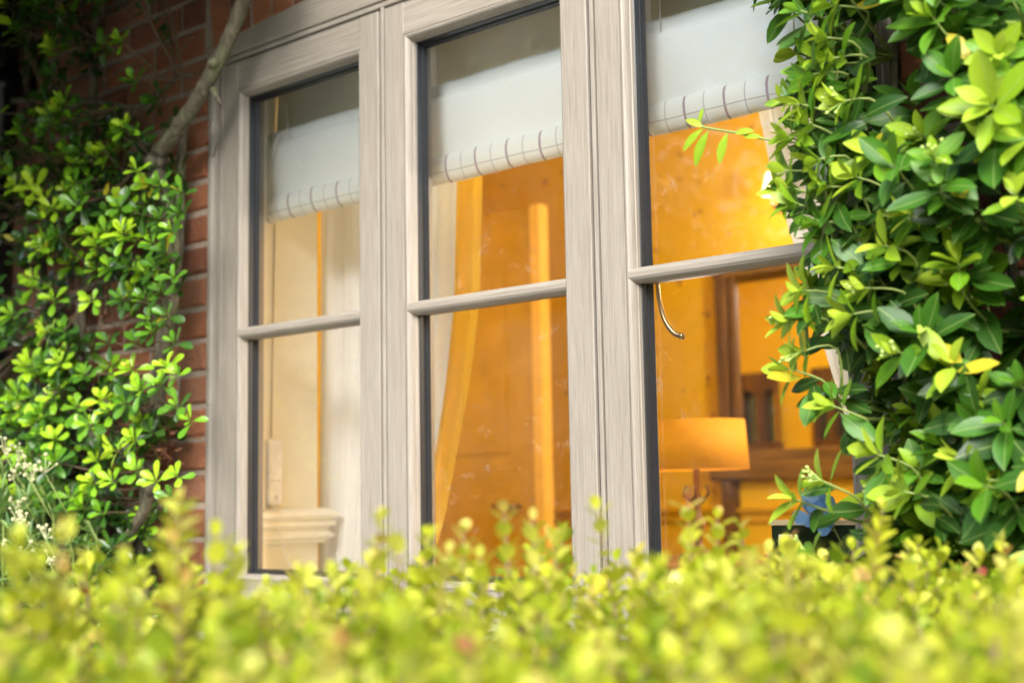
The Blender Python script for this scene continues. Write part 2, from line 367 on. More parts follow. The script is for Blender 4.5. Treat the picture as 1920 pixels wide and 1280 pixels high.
def sash(k):
    x0 = k*PER; x1 = x0+SW; zt, zb = ST, SB
    s = MB()
    tS, tT, tB = .054, .0685, .072
    # outer edges
    s.add([(x0,.034,zb),(x1,.034,zb),(x1,.034,zt),(x0,.034,zt),(x0,.0015,zb),(x1,.0015,zb),(x1,.0015,zt),(x0,.0015,zt),
           (x0+.0015,0,zb+.0015),(x1-.0015,0,zb+.0015),(x1-.0015,0,zt-.0015),(x0+.0015,0,zt-.0015)],
          [(0,4,7,3),(1,2,6,5),(4,8,11,7),(5,6,10,9)], 0)
    s.add([(x0,.034,zb),(x1,.034,zb),(x1,.034,zt),(x0,.034,zt),(x0,.0015,zb),(x1,.0015,zb),(x1,.0015,zt),(x0,.0015,zt),
           (x0+.0015,0,zb+.0015),(x1-.0015,0,zb+.0015),(x1-.0015,0,zt-.0015),(x0+.0015,0,zt-.0015)],
          [(3,7,6,2),(0,1,5,4),(7,11,10,6),(4,5,9,8)], 1)
    # stiles run full height, rails butt between them with a hairline joint
    for a, b in ((x0+.0015, x0+tS), (x1-tS, x1-.0015)):
        s.add([(a,0,zb+.0015),(b,0,zb+.0015),(b,0,zt-.0015),(a,0,zt-.0015)], [(0,1,2,3)], 0)
    j = .0012
    for a, b in ((zt-tT, zt-.0015), (zb+.0015, zb+tB)):
        s.add([(x0+tS,0,a),(x0+tS+j,.0012,a),(x1-tS-j,.0012,a),(x1-tS,0,a),(x0+tS,0,b),(x0+tS+j,.0012,b),(x1-tS-j,.0012,b),(x1-tS,0,b)],
              [(0,1,5,4),(2,3,7,6)], 1)
        s.add([(x0+tS+j,.0006,a),(x1-tS-j,.0006,a),(x1-tS-j,.0006,b),(x0+tS+j,.0006,b)], [(0,1,2,3)], 1)
    # ovolo bead, mitred
    bead = [(0,.0006),(.0004,.003),(.0012,.003),(.0016,.0012),(.004,.0008),(.0075,.0028),(.0102,.0065),(.0118,.011),(.0124,.0155),(.0140,.0165),(.0145,.0235)]
    def loop(d, y): return [(x0+tS+d,y,zb+tB+d),(x1-tS-d,y,zb+tB+d),(x1-tS-d,y,zt-tT-d),(x0+tS+d,y,zt-tT-d)]
    for (d0,y0),(d1,y1) in zip(bead, bead[1:]):
        vs = loop(d0,y0)+loop(d1,y1)
        s.add(vs, [(1,2,6,5),(3,0,4,7)], 0, False); s.add(vs, [(0,1,5,4),(2,3,7,6)], 1, False)
    # room-side body
    dd = .0065
    vs = loop(dd,.050)+loop(dd,.074)+[(x0,.074,zb),(x1,.074,zb),(x1,.074,zt),(x0,.074,zt)]
    s.add(vs, [(0,1,5,4),(1,2,6,5),(2,3,7,6),(3,0,4,7),(4,5,9,8),(5,6,10,9),(6,7,11,10),(7,4,8,11)], 0)
    o = s.build('sash', [W_V, W_H], frame)
    tag(o, ('left sash', 'middle sash', 'right sash with a brass handle inside')[k])
    # gasket: black rebate round the pane and the spacer behind the bar
    q = MB()
    gl = [(.0145,.0235),(.0165,.0245),(.018,.034),(.0185,.036),(.021,.0365),(.0245,.046),(.012,.0462)]
    for (d0,y0),(d1,y1) in zip(gl, gl[1:]):
        q.add(loop(d0,y0)+loop(d1,y1), [(0,1,5,4),(1,2,6,5),(2,3,7,6),(3,0,4,7)])
    zc = .532
    q.box(x0+tS+.02, x1-tS-.02, .040, .0458, zc-.0125, zc+.0105)
    q.build('gasket', GASKET, frame)
    p = MB(); p.add([(x0+tS+.012,.0465,zb+tB+.012),(x1-tS-.012,.0465,zb+tB+.012),(x1-tS-.012,.0465,zt-tT-.012),(x0+tS+.012,.0465,zt-tT-.012)], [(0,1,2,3)])
    p.build('glass_pane', GLASS, frame)
    # glazing bar, scribed over the bead
    sec = [(-.0125,.040),(-.0125,.020),(-.0145,.017),(-.0145,.0135),(-.0125,.0085),(-.0085,.003),(-.004,.0),(.004,.0),(.0085,.002),(.0118,.006),(.0135,.012),(.0135,.02),(.0125,.040)]
    b = MB(); vs = []
    for side in (0,1):
        for z, y in sec:
            d = tS + .0045 + .0105*min(1,y/.016)**.7
            vs.append((x0+d if side == 0 else x1-d, y, zc+z))
    n = len(sec)
    for i in range(n-1): b.add([vs[i],vs[i+1],vs[n+i+1],vs[n+i]], [(1,0,3,2)], 0, False)
    b.add(vs[:n], [tuple(range(n))]); b.add(vs[n:], [tuple(range(n))[::-1]])
    b.build('glazing_bar', W_H, frame)
for k in range(3): sash(k)
q = MB()
for k in (0,1):
    c = k*PER+SW+(PER-SW)/2
    for sg in (-1,1): q.box(c+sg*.0073-.0027, c+sg*.0073+.0027, .008, .034, SB, ST)
q.box(-.0055,-.0003,.008,.034,SB,ST); q.box(0,RX,.008,.034,ST+.0003,ST+.0052)
q.build('gap_shade_strips', GASKET, frame)  # black strips stand in for the deep shade in the sash gaps
BRASS = m_plain('aged_brass', (.42,.33,.20), .28, 1, .15)
h = MB()
hp = smooth_path([(1.1355,.084,.548),(1.137,.095,.529),(1.1385,.097,.500),(1.1445,.099,.471),(1.1535,.101,.451),(1.165,.104,.437),(1.176,.107,.4315)])
h.tube(hp, [.0038+.0022*(i/len(hp))**1.5 for i in range(len(hp))], 12); 
bmq = bmesh.new(); bmesh.ops.create_uvsphere(bmq, u_segments=14, v_segments=10, radius=.0068, matrix=Matrix.Translation((1.177,.1073,.4312))); h.bm(bmq, 0, True)
h.bbox(1.122,1.1375,.075,.086,.535,.562,.002)
tag(h.build('window_handle', BRASS, frame), 'curved aged brass handle')

# reveals, inner sill, soffit of opening (cream)
CREAM = m_plain('cream_paint', (.88,.83,.66), .45, 0, .05, 6)
CREAM2 = m_plain('cream_gloss', (.89,.85,.72), .35, 0, .04, 6)
r = MB()
r.box(-.55,0.0,.076,.289,-.9,1.4); r.box(1.617,2.2,.076,.289,-.9,1.4)
r.box(0.0,.018,.076,.115,-.02,1.30)                 # staff bead strip beside the frame
r.box(0,1.617,.076,.289,1.29,1.4)
r.box(-3.4,-.55,.1005,.289,-.9,1.85); r.box(2.2,4.6,.1005,.289,-.9,1.85); r.box(-.55,2.2,.1005,.289,1.4,1.85); r.box(0,1.617,.1005,.289,-.9,-.05)
rv = r.build('window_reveal', CREAM, house); tag(rv, 'cream painted window reveal')
m = MB(); z0 = .055
prof = [(0,z0-.002),(.012,z0),(.016,z0+.008),(.026,z0+.012),(.029,z0+.018),(.020,z0+.026),(.016,z0+.032),(.024,z0+.038),(.030,z0+.042),(.030,z0+.050),(.026,z0+.054),(.033,z0+.058),(.038,z0+.064),(.036,z0+.071),(.024,z0+.080),(0,z0+.084)]
n = len(prof)
path = lambda d: [(d,.076),(d,.289+d),(-.5,.289+d)]
vs = []
for d, z in prof:
    for x, y in path(d): vs.append((x,y,z))
fs = []
for i in range(n-1):
    for j in range(2): fs.append((i*3+j, i*3+j+1, (i+1)*3+j+1, (i+1)*3+j))
m.add(vs, fs, 0, False); m.build('dado_moulding', CREAM2, rv)
s = MB(); s.bbox(0.0,1.617,.076,.36,-.05,-.018,.006); s.build('window_board', CREAM2, rv)

# ================================================================== ROOM
def m_paper():
    t = NT('orange_wallpaper')
    co = t.map((1,1,1)); v = t.n.new('ShaderNodeTexVoronoi'); v.feature = 'F1'; v.inputs['Randomness'].default_value = .35; v.inputs['Scale'].default_value = 1
    mp = t.map((8.5,.01,7.2)); 
    nz = t.n.new('ShaderNodeTexNoise'); nz.inputs['Scale'].default_value = 55; nz.inputs['Detail'].default_value = 3; t.l.new(co, nz.inputs['Vector'])
    t.l.new(mp, v.inputs['Vector'])
    d = t.math('ADD', v.outputs['Distance'], t.math('MULTIPLY', t.math('SUBTRACT', nz.outputs[0], .5), .75))
    mo = t.math('LESS_THAN', d, .10)
    n = t.noise(t.map(1.4),1,4)
    c = t.ramp(n, [(.3,(.78,.46,.006)),(.7,(.84,.52,.010))])
    t.set(Base_Color=t.mix(t.math('MULTIPLY',mo,.75), c, (.34,.14,.012)), Roughness=.6); return t.mat
PAPER = m_paper()
ORANGE = m_plain('orange_paint', (.84,.52,.012), .55, 0, .06, 3)
DORANGE = m_plain('ochre_stain', (.56,.31,.005), .4, 0, .1, 8)
GOLD = m_plain('golden_pine', (.90,.55,.07), .45, 0, .06, 20)
BROWN = m_wood('dark_oak', (60,60,5), ((.045,.020,.006),(.13,.058,.014),(.23,.11,.03)))
BROWNH = m_wood('dark_oak_level', (5,60,60), ((.07,.032,.006),(.18,.085,.012),(.28,.14,.02)))
w = MB()
# left wall, right wall
w.box(-1.75,-1.65,.289,7,-.9,1.62); w.box(3.4,3.5,.289,7,-.9,1.62)
tag(w.build('room_side_walls', ORANGE), kind='structure')
hx0, hx1, hz0, hz1 = -.275, 1.25, .26, 1.0
w = MB(); 
w.box(-1.65,hx0,2.6,2.72,-.9,1.62); w.box(hx1,3.4,2.6,2.72,-.9,1.62); w.box(hx0,hx1,2.6,2.72,-.9,hz0); w.box(hx0,hx1,2.6,2.72,hz1,1.62)
tag(w.build('partition_wall', PAPER), kind='structure')
# far wall with two rectangular holes
fy = 4.4
h1 = [at(1385,690,fy), at(1455,835,fy)]; h2 = [at(1526,712,fy), at(1600,835,fy)]
xa, xb, xc_, xd = h1[0].x, h1[1].x, h2[0].x, h2[1].x; za, zb_ = .79, .40
w = MB(); w.box(-1.65,xa,fy,fy+.15,-.9,1.62); w.box(xb,xc_,fy,fy+.15,-.9,1.62); w.box(xd,3.4,fy,fy+.15,-.9,1.62)
w.box(xa,xb,fy,fy+.15,za,1.62); w.box(xa,xb,fy,fy+.15,-.9,zb_); w.box(xc_,xd,fy,fy+.15,za,1.62); w.box(xc_,xd,fy,fy+.15,-.9,zb_)
tag(w.build('far_room_wall', ORANGE), kind='structure')
w = MB(); w.box(-1.75,3.5,.289,4.55,-.95,-.9); tag(w.build('room_floor', GOLD), kind='structure')
w = MB(); w.box(-1.75,3.5,.289,4.55,1.62,1.68); tag(w.build('room_ceiling', ORANGE), kind='structure')

# dado rail on the partition
d = MB()
for z, t_ in ((.085,.02),(.047,.012)): d.bbox(-1.65,3.4,2.6-t_,2.6,z-.008,z+.012,.004)
tag(d.build('dado_rail', DORANGE), 'orange painted dado rail low on the wallpapered wall behind the right pane', 'dado rail')
# post and sill of the internal opening
o_ = empty('serving_hatch', (.5,2.6,.26), 'dark oak framed opening into the next room behind the right pane', 'hatch')
p = MB(); p.bbox(hx0+.012,hx0+.060,2.555,2.60,-.9,1.0,.006); p.bbox(hx0+.066,hx0+.095,2.57,2.60,hz0,hz1,.006); p.box(hx0+.058,hx0+.068,2.585,2.60,-.9,1.0); p.build('post', BROWN, o_)
p = MB(); p.bbox(hx0-.03,hx1+.1,2.54,2.76,.20,.315,.01); p.build('sill', BROWNH, o_)
p = MB(); p.bbox(hx0+.0,hx1+.1,2.56,2.74,.985,1.045,.01); p.build('lintel', BROWNH, o_)
p = MB(); p.bbox(-1.6,3.3,1.7,1.85,1.46,1.615,.01); tag(p.build('ceiling_beam', DORANGE), 'ochre stained beam crossing the ceiling beyond the blind', 'beam')

# arched windows of the far room
def arched(name, x0, x1, z0, z1, cols, lab):
    e = empty(name, ((x0+x1)/2,fy,z0), lab, 'window', 'arched windows of the far room'); b = MB(); n = 14
    W = (x1-x0)/cols
    for c in range(cols):
        a, bb = x0+c*W, x0+(c+1)*W; cx = (a+bb)/2; r_ = W*.38; zt = z1-(z1-z0)*.38
        pts = [(cx-r_, z0+.02)]+[(cx-r_*math.cos(q*PI/n), zt+r_*1.15*math.sin(q*PI/n)) for q in range(n+1)]+[(cx+r_, z0+.02)]
        outp = [(a, z0+.02)]+[(a+(bb-a)*q/n, z1) for q in range(n+1)]+[(bb, z0+.02)]
        for y in (fy-.03,):
            vs = [(x,y,z) for x,z in pts]+[(x,y,z) for x,z in outp]; m_ = len(pts)
            b.add(vs, [(i,i+1,m_+i+1,m_+i) for i in range(m_-1)])
            vs2 = [(x,y,z) for x,z in pts]+[(x,y+.10,z) for x,z in pts]
            b.add(vs2, [(i,i+1,m_+i+1,m_+i) for i in range(m_-1)])
        b.box(a,bb,fy-.03,fy+.07,z0-.02,z0+.02)
    b.build('arched_frame', BROWN, e)
    g_ = MB(); g_.add([(x0,fy+.05,z0),(x1,fy+.05,z0),(x1,fy+.05,z1),(x0,fy+.05,z1)], [(0,1,2,3)]); g_.build('glass', GLASS, e)
arched('arched_window', xa, xb+.05, zb_, za, 2, 'dark framed window with two arched lights in the far room, left one')
arched('arched_window', xc_, xd, zb_, za, 2, 'dark framed arched window in the far room beside the right curtain')

# open door seen through the middle sash
dr = empty('open_door', (-1.5,1.95,-.9), 'ochre brown door standing open with an edge toned golden as if lit behind the middle sash', 'door')
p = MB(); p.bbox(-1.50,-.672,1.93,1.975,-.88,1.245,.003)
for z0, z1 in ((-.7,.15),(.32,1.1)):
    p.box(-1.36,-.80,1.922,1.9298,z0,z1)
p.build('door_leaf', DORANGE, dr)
p = MB(); p.bbox(-.6715,-.625,1.925,1.98,-.88,1.247,.003); p.build('lit_toned_edge', GOLD, dr)  # light on the leaf's edge is put into a paler wood colour
p = MB(); p.tube([(-.75,1.93,.12),(-.75,1.89,.12),(-.84,1.885,.12)], .009, 10); p.build('door_handle', BRASS, dr)

# curtains
def m_cloth(name, col, trans=.35, scale=300):
    t = NT(name); n = t.noise(t.map(scale),1,3); c = t.ramp(n,[(.3,tuple(x*.92 for x in col)),(.7,col)])
    t.set(Base_Color=c, Roughness=.85); t.bump(n,.2,.001)
    tl = t.n.new('ShaderNodeBsdfTranslucent'); t.l.new(c, tl.inputs[0]); mx = t.n.new('ShaderNodeMixShader'); mx.inputs[0].default_value = trans
    t.l.new(t.b.outputs[0], mx.inputs[1]); t.l.new(tl.outputs[0], mx.inputs[2]); t.l.new(mx.outputs[0], t.out.inputs[0]); return t.mat
CURT = m_cloth('cream_curtain_cloth', (.93,.95,.95), .12)
WARM_EDGE = m_cloth('warm_lit_edge_cloth', (.90,.58,.05), .3)  # warm light on the curtain edge, put into a gold cloth colour
def curtain(name, outer, inner, y, lab, border=None):
    # outer / inner: functions z -> x ; folds converge with the width
    e = empty(name, (outer(.2),y,-.7), lab, 'curtain', 'curtains inside the window'); 
    zs = [1.28-.055*i for i in range(37)]; U = 70
    def sheet(u0, u1, mb, yo=0):
        vs = []; nu = max(6,int(U*(u1-u0)))
        for z in zs:
            a, b = outer(z), inner(z)
            for i in range(nu+1):
                u = u0+(u1-u0)*i/nu
                x = a+(b-a)*u; wv = math.sin(u*2*PI*7.3+z*.7)+.45*math.sin(u*2*PI*16.7+1.3+z*1.6)
                vs.append((x, y+yo+.014*wv*(1.0+.15*math.sin(z*4)), z))
        for r_ in range(len(zs)-1):
            for i in range(nu): mb.add([vs[r_*(nu+1)+i],vs[r_*(nu+1)+i+1],vs[(r_+1)*(nu+1)+i+1],vs[(r_+1)*(nu+1)+i]], [(0,1,2,3)], 0, True)
    mb = MB(); sheet(0, border or 1, mb); ob = mb.build('curtain_cloth', CURT, e)
    bm_ = bmesh.new(); bm_.from_mesh(ob.data); bmesh.ops.remove_doubles(bm_, verts=bm_.verts, dist=1e-5); bm_.to_mesh(ob.data); bm_.free()
    if border:
        mb = MB(); sheet(border, 1, mb, -.002); ob = mb.build('warm_lit_edge', WARM_EDGE, e)
        bm_ = bmesh.new(); bm_.from_mesh(ob.data); bmesh.ops.remove_doubles(bm_, verts=bm_.verts, dist=1e-5); bm_.to_mesh(ob.data); bm_.free()
def lin(pts):
    zz = [p[0] for p in pts]; xx = [p[1] for p in pts]
    return lambda z: float(np.interp(z, zz, xx))
curtain('left_curtain', lin([(-.7,-.092),(1.3,-.075)]), lin([(-.7,.16),(.0,.30),(.1,.345),(.41,.427),(.6,.463),(.88,.478),(1.3,.50)]), .36,
        'cream curtain with warm light coloured gold into its leading edge drawn to the left of the window', .87)
curtain('right_curtain', lin([(-.7,1.70),(1.3,1.70)]), lin([(-.7,1.45),(.19,1.37),(.27,1.356),(.43,1.311),(.54,1.284),(.625,1.26),(.755,1.223),(.883,1.20),(1.3,1.13)]), .36,
        'off white curtain draped to the right behind the leafy shrub')

# roman blind
def m_blind(name, base, stripes):
    t = NT(name); s_ = t.sep(t.co.outputs['Object']); c = t.mix(t.noise(t.map((300,300,300)),1,2), tuple(x*.93 for x in base), base)
    if stripes:
        fx = t.math('FRACT', t.math('ADD', t.math('DIVIDE', t.math('SUBTRACT', s_[0], .011), .0844), .5))
        m1 = t.math('LESS_THAN', t.math('ABSOLUTE', t.math('SUBTRACT', fx, .5)), .030)
        m2 = t.math('GREATER_THAN', t.math('ABSOLUTE', t.math('SUBTRACT', fx, .5)), .488)
        c = t.mix(m2, c, (.55,.50,.51)); c = t.mix(m1, c, (.44,.33,.37))
        fz = t.math('ABSOLUTE', t.math('SUBTRACT', s_[2], .832)); c = t.mix(t.math('LESS_THAN', fz, .0008), c, (.5,.48,.42))
    t.set(Base_Color=c, Roughness=.85)
    tl = t.n.new('ShaderNodeBsdfTranslucent'); t.l.new(c, tl.inputs[0]); mx = t.n.new('ShaderNodeMixShader'); mx.inputs[0].default_value = .06
    t.l.new(t.b.outputs[0], mx.inputs[1]); t.l.new(tl.outputs[0], mx.inputs[2]); t.l.new(mx.outputs[0], t.out.inputs[0]); return t.mat
bl = empty('roman_blind', (.8,.13,1.28), 'white roman blind with a checked hem half drawn behind the three panes', 'blind')
BX0, BX1 = .004, 1.612
def drape(name, prof, mat, nx=60, amp=.0015):
    mb = MB(); n = len(prof); vs = []
    for i in range(nx+1):
        x = BX0+(BX1-BX0)*i/nx
        for y, z in prof: vs.append((x, y+amp*math.sin(x*23+z*30)+amp*.6*math.sin(x*61), z+.0012*math.sin(x*9)))
    fs = [(i*n+j, (i+1)*n+j, (i+1)*n+j+1, i*n+j+1) for i in range(nx) for j in range(n-1)]
    mb.add(vs, fs, 0, True); return mb.build(name, mat, bl)
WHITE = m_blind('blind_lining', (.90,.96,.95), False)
drape('shaded_upper_cloth', [(.165,1.285),(.163,1.20),(.158,1.10),(.155,1.02),(.152,.99)], m_blind('blind_upper_shaded', (.66,.70,.62), False))  # shade on the cloth above the fold is put into its olive colour
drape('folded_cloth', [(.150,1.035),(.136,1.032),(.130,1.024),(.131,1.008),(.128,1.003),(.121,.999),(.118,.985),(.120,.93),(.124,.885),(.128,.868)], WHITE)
drape('checked_hem', [(.135,.868),(.124,.870),(.118,.866),(.114,.853),(.115,.838),(.119,.826),(.126,.816),(.136,.812),(.142,.818),(.142,.86)], m_blind('blind_hem', (.92,.95,.90), True))
p = MB(); p.bbox(BX0,BX1,.135,.185,1.262,1.289,.004); p.build('headrail', PAINT, bl)
p = MB()
p.tube([at(537,190,.115), at(539,225,.115), at(540,255,.115)], .0012, 6); p.build('blind_cord', PAINT, bl); p = MB()
p.tube(smooth_path([at(545,257,.112), at(536,249,.108), at(524,252,.106), at(517,266,.106), at(513,288,.107), at(505,308,.108), at(499,322,.11)]), .0018, 8); p.build('blind_cord', PAINT, bl)
for px, py in ((817,110),(1236,30)):
    a = at(px,py,.12); p = MB(); p.tube([(a.x,.125,1.25),(a.x,.122,.99)], .0012, 6); p.build('blind_cord', PAINT, bl)
# bead chain and its wall box
p = MB()
zc = .83; 
while zc > .305:
    for dy in (0,):
        bmq = bmesh.new(); bmesh.ops.create_icosphere(bmq, subdivisions=1, radius=.0021, matrix=Matrix.Translation((.006+.012*max(0,(zc-.3)/.5)*.3,.141+.006*(zc-.3)/.5,zc))); p.bm(bmq, 0, True)
    zc -= .0062
p.tube([(.006,.141,.30),(.0078,.147,.84)], .0007, 5)
p.build('bead_chain', m_plain('bronze_chain',(.20,.15,.10),.4,.6), bl)
bc = empty('blind_controller', (.012,.14,.14), 'slim white box with three small buttons at the end of the bead chain', 'controller')
WPL = m_plain('white_plastic', (.88,.87,.86), .35)
p = MB(); p.bbox(.0005,.024,.121,.162,.146,.298,.009); p.build('controller_body', WPL, bc)
GREYP = m_plain('grey_print', (.16,.15,.15), .5)
p = MB()
for y in (.131,.1415,.152): p.box(.0238,.0246,y-.0017,y+.0017,.2005,.203)
p.build('buttons', GREYP, bc)
p = MB(); p.tube([(.0245,.1375,.163),(.0245,.1415,.168),(.0245,.1455,.163)], .0006, 5); p.box(.0238,.0247,.138,.145,.159,.1605); p.build('printed_mark', GREYP, bc)
p = MB(); p.tube([(.012,.1415,.147),(.012,.1415,.138),(.012,.1425,.125)], [.0042,.0038,.0022], 8)
p.tube(smooth_path([(.012,.1425,.126),(.020,.144,.105),(.030,.152,.07),(.024,.168,.035),(.022,.182,.012),(.03,.20,-.010),(.06,.22,-.0165)]), .0014, 8); p.build('power_cable', WPL, bc)

# table lamp, wall lamp, table
LC = (.625,1.0)
tl_ = empty('round_table', (LC[0],LC[1],-.9), 'dark wooden round table carrying the lamp behind the right pane', 'table')
p = MB(); p.lathe([(0,-.01),(.30,-.01),(.315,-.018),(.315,-.03),(.30,-.04),(0,-.04)], (LC[0],LC[1],0), 40); p.build('tabletop', BROWNH, tl_)
p = MB(); p.lathe([(.03,-.04),(.035,-.2),(.05,-.3),(.03,-.45),(.04,-.7),(.2,-.86),(.22,-.9)], (LC[0],LC[1],0), 20); p.build('pedestal', BROWN, tl_)
lp = empty('table_lamp', (LC[0],LC[1],-.01), 'table lamp with a wide glowing orange drum shade behind the right pane', 'lamp')
def m_shade(name, col, em):
    t = NT(name); n = t.noise(t.map(90),1,3); c = t.ramp(n,[(.3,tuple(x*.9 for x in col)),(.7,col)])
    t.set(Base_Color=c, Roughness=.8, Emission_Color=c, Emission_Strength=em); return t.mat
p = MB(); p.lathe([(.122,.338),(.126,.338),(.134,.214),(.130,.214)], (LC[0],LC[1],0), 48); p.lathe([(.122,.338),(.130,.214)], (LC[0],LC[1],0), 48); p.build('lamp_shade', m_shade('orange_shade', (.55,.24,.001), .06), lp)
p = MB(); p.lathe([(.05,-.01),(.052,.0),(.03,.008),(.012,.02),(.010,.05),(.02,.07),(.022,.085),(.010,.10),(.009,.125),(.018,.14),(.009,.155),(.008,.25)], (LC[0],LC[1],0), 20)
for q in range(4):
    a = q*PI/2+.4; p.tube([(LC[0]+.01*math.cos(a),LC[1]+.01*math.sin(a),.13),(LC[0]+.03*math.cos(a),LC[1]+.03*math.sin(a),.155),(LC[0]+.026*math.cos(a),LC[1]+.026*math.sin(a),.175)], .004, 6)
p.build('lamp_stem', BROWN, lp)
p = MB(); bmq = bmesh.new(); bmesh.ops.create_uvsphere(bmq, u_segments=16, v_segments=10, radius=.028, matrix=Matrix.Translation((LC[0],LC[1],.275))); p.bm(bmq,0,True); p.build('bulb', m_shade('lit_bulb', (1,.75,.4), 9), lp)
wl = at(1440,347,2.45); sc = empty('wall_lamp', (wl.x,2.6,wl.z), 'small lit wall lamp with a pale shade beside the right curtain', 'lamp')
p = MB(); p.lathe([(.014,.05),(.034,-.035),(.032,-.035),(.013,.05)], (wl.x,2.47,wl.z), 20); p.build('lamp_shade', m_shade('pale_shade', (1,.80,.40), 1.6), sc)
p = MB(); p.tube([(wl.x,2.6,wl.z-.03),(wl.x,2.53,wl.z-.09),(wl.x,2.47,wl.z-.06)], .007, 8); p.build('bracket', BRASS, sc)
def lamp(name, loc, power, col, r=.06):
    d_ = bpy.data.lights.new(name,'POINT'); d_.energy = power; d_.color = col; d_.shadow_soft_size = r
    o = bpy.data.objects.new(name, d_); C.objects.link(o); o.location = loc; return o
WARM = (1,.94,.82)
lamp('table_lamp_light', (LC[0],LC[1],.40), .8, WARM)
lamp('wall_lamp_light', (wl.x,2.38,wl.z-.06), .7, WARM)
lamp('room_fill_light', (1.85,1.45,.86), 46, WARM, .12)  # unseen fill light added to brighten the door and partition
lamp('far_room_light', (.2,3.4,1.2), 13, WARM, .12)
pd = empty('fill_floor_lamp', (1.85,1.45,-.9), 'unseen tall floor lamp added behind the right curtain to brighten the room', 'lamp')
p = MB(); p.lathe([(.08,.78),(.14,.56),(.135,.56),(.078,.775)], (1.85,1.45,0), 28); p.build('lamp_shade', m_shade('fill_lamp_shade',(1,.8,.5),.8), pd)
p = MB(); p.lathe([(0,-.9),(.14,-.9),(.14,-.88),(.015,-.86),(.012,.6)], (1.85,1.45,0), 20); p.build('lamp_stem', BRASS, pd)

pd = empty('fill_side_lamp', (-1.25,.85,-.9), 'second unseen tall lamp added behind the left curtain to brighten the room', 'lamp')
p = MB(); p.lathe([(.08,.58),(.14,.36),(.135,.36),(.078,.575)], (-1.25,.85,0), 28); p.build('lamp_shade', m_shade('side_fill_shade',(1,.8,.5),.8), pd)
p = MB(); p.lathe([(0,-.9),(.14,-.9),(.14,-.88),(.015,-.86),(.012,.4)], (-1.25,.85,0), 20); p.build('lamp_stem', BRASS, pd)
lamp('side_fill_light', (-1.25,.85,.68), 2.5, WARM, .12)  # second unseen fill light, added for the left of the room
# things on the window board: box with label, blue flowered houseplant
bx = empty('glossy_box', (1.40,.17,-.018), 'glossy dark green box with a pale lid edge and small white label on the windowsill', 'box')
p = MB(); p.bbox(1.316,1.50,.15,.26,-.0175,.099,.002); p.build('box_body', m_plain('dark_green_gloss',(.02,.035,.02),.08), bx)
p = MB(); p.bbox(1.314,1.502,.148,.262,.0995,.108,.001); p.build('lid_edge', m_plain('gold_rim',(.85,.72,.45),.25,.3), bx)
p = MB(); p.box(1.330,1.356,.1492,.1498,.066,.084); p.build('paper_label', m_plain('white_label',(.8,.8,.78),.6), bx)
p = MB(); 
for i,hh in enumerate((.0035,.006,.004,.0055,.0035,.0055,.004)): 
    x = 1.3335+i*.0029; p.box(x,x+.0016,.1486,.1491,.0725,.0725+hh)
p.build('label_print', GREYP, bx)
hpz = empty('houseplant', (1.47,.13,-.018), 'potted houseplant with broad dark leaves and blue petals beside the box', 'plant')
p = MB(); p.lathe([(0,-.017),(.032,-.017),(.042,.045),(.045,.046),(.045,.055),(.04,.055),(.036,.04),(0,.04)], (1.485,.135,0), 24); p.build('pot', m_plain('terracotta',(.35,.13,.06),.8), hpz)
L_ = Leaves('round')
for i in range(11):
    a = random.uniform(0,6.28); D = Vector((math.cos(a)*.9-.25,math.sin(a)*.4-.3,random.uniform(-.1,.6))).normalized(); 
    L_.add(Vector((1.465,.12,.045)), D, Vector((0,-.5,.8)).normalized(), random.uniform(.06,.085), .055, random.uniform(.05,.35), .15, .3)
HPL = m_leaf('houseplant_leaf', [(0,(.04,.10,.03)),(1,(.12,.26,.07))], (.2,.35,.12), .4, .15)
L_.build('leaf', HPL, hpz)
L_ = Leaves('oval')
for cxx, cyy, czz in ((1.43,.105,.142),(1.452,.10,.128),(1.44,.11,.105),(1.41,.108,.118)):
    for q in range(5):
        a = q*1.257+random.random(); D = Vector((math.cos(a),-.35,math.sin(a))).normalized()
        L_.add(Vector((cxx,cyy,czz)), D, Vector((0,-1,.1)), .026, .020, random.random(), .25, -.3)
L_.build('petals', m_leaf('blue_petal', [(0,(.04,.20,.58)),(1,(.25,.50,.85))], (.5,.7,.95), .6, .4, .05), hpz)
p = MB()
for cxx, czz in ((1.435,.13),(1.41,.11)): p.tube([(1.47,.13,.04),(1.45,.12,.09),(cxx,.11,czz)], .0015, 6)
p.build('stem', TWIG, hpz)

# ================================================================== PLANTS OUTSIDE
GREEN = [(0,(.010,.036,.005)),(.25,(.024,.085,.008)),(.45,(.060,.185,.010)),(.65,(.125,.28,.010)),(.85,(.27,.41,.016)),(1,(.39,.50,.04))]
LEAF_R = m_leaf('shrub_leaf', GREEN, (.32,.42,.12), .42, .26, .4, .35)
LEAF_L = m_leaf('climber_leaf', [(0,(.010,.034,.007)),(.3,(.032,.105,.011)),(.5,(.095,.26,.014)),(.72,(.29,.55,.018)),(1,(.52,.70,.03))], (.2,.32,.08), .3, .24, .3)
LEAF_H = m_leaf('hedge_leaf', [(0,(.12,.22,.010)),(.3,(.34,.42,.018)),(.6,(.53,.54,.03)),(.82,(.64,.62,.12)),(.94,(.60,.40,.10)),(1,(.34,.05,.05))], (.5,.5,.15), .42, .34, .1)

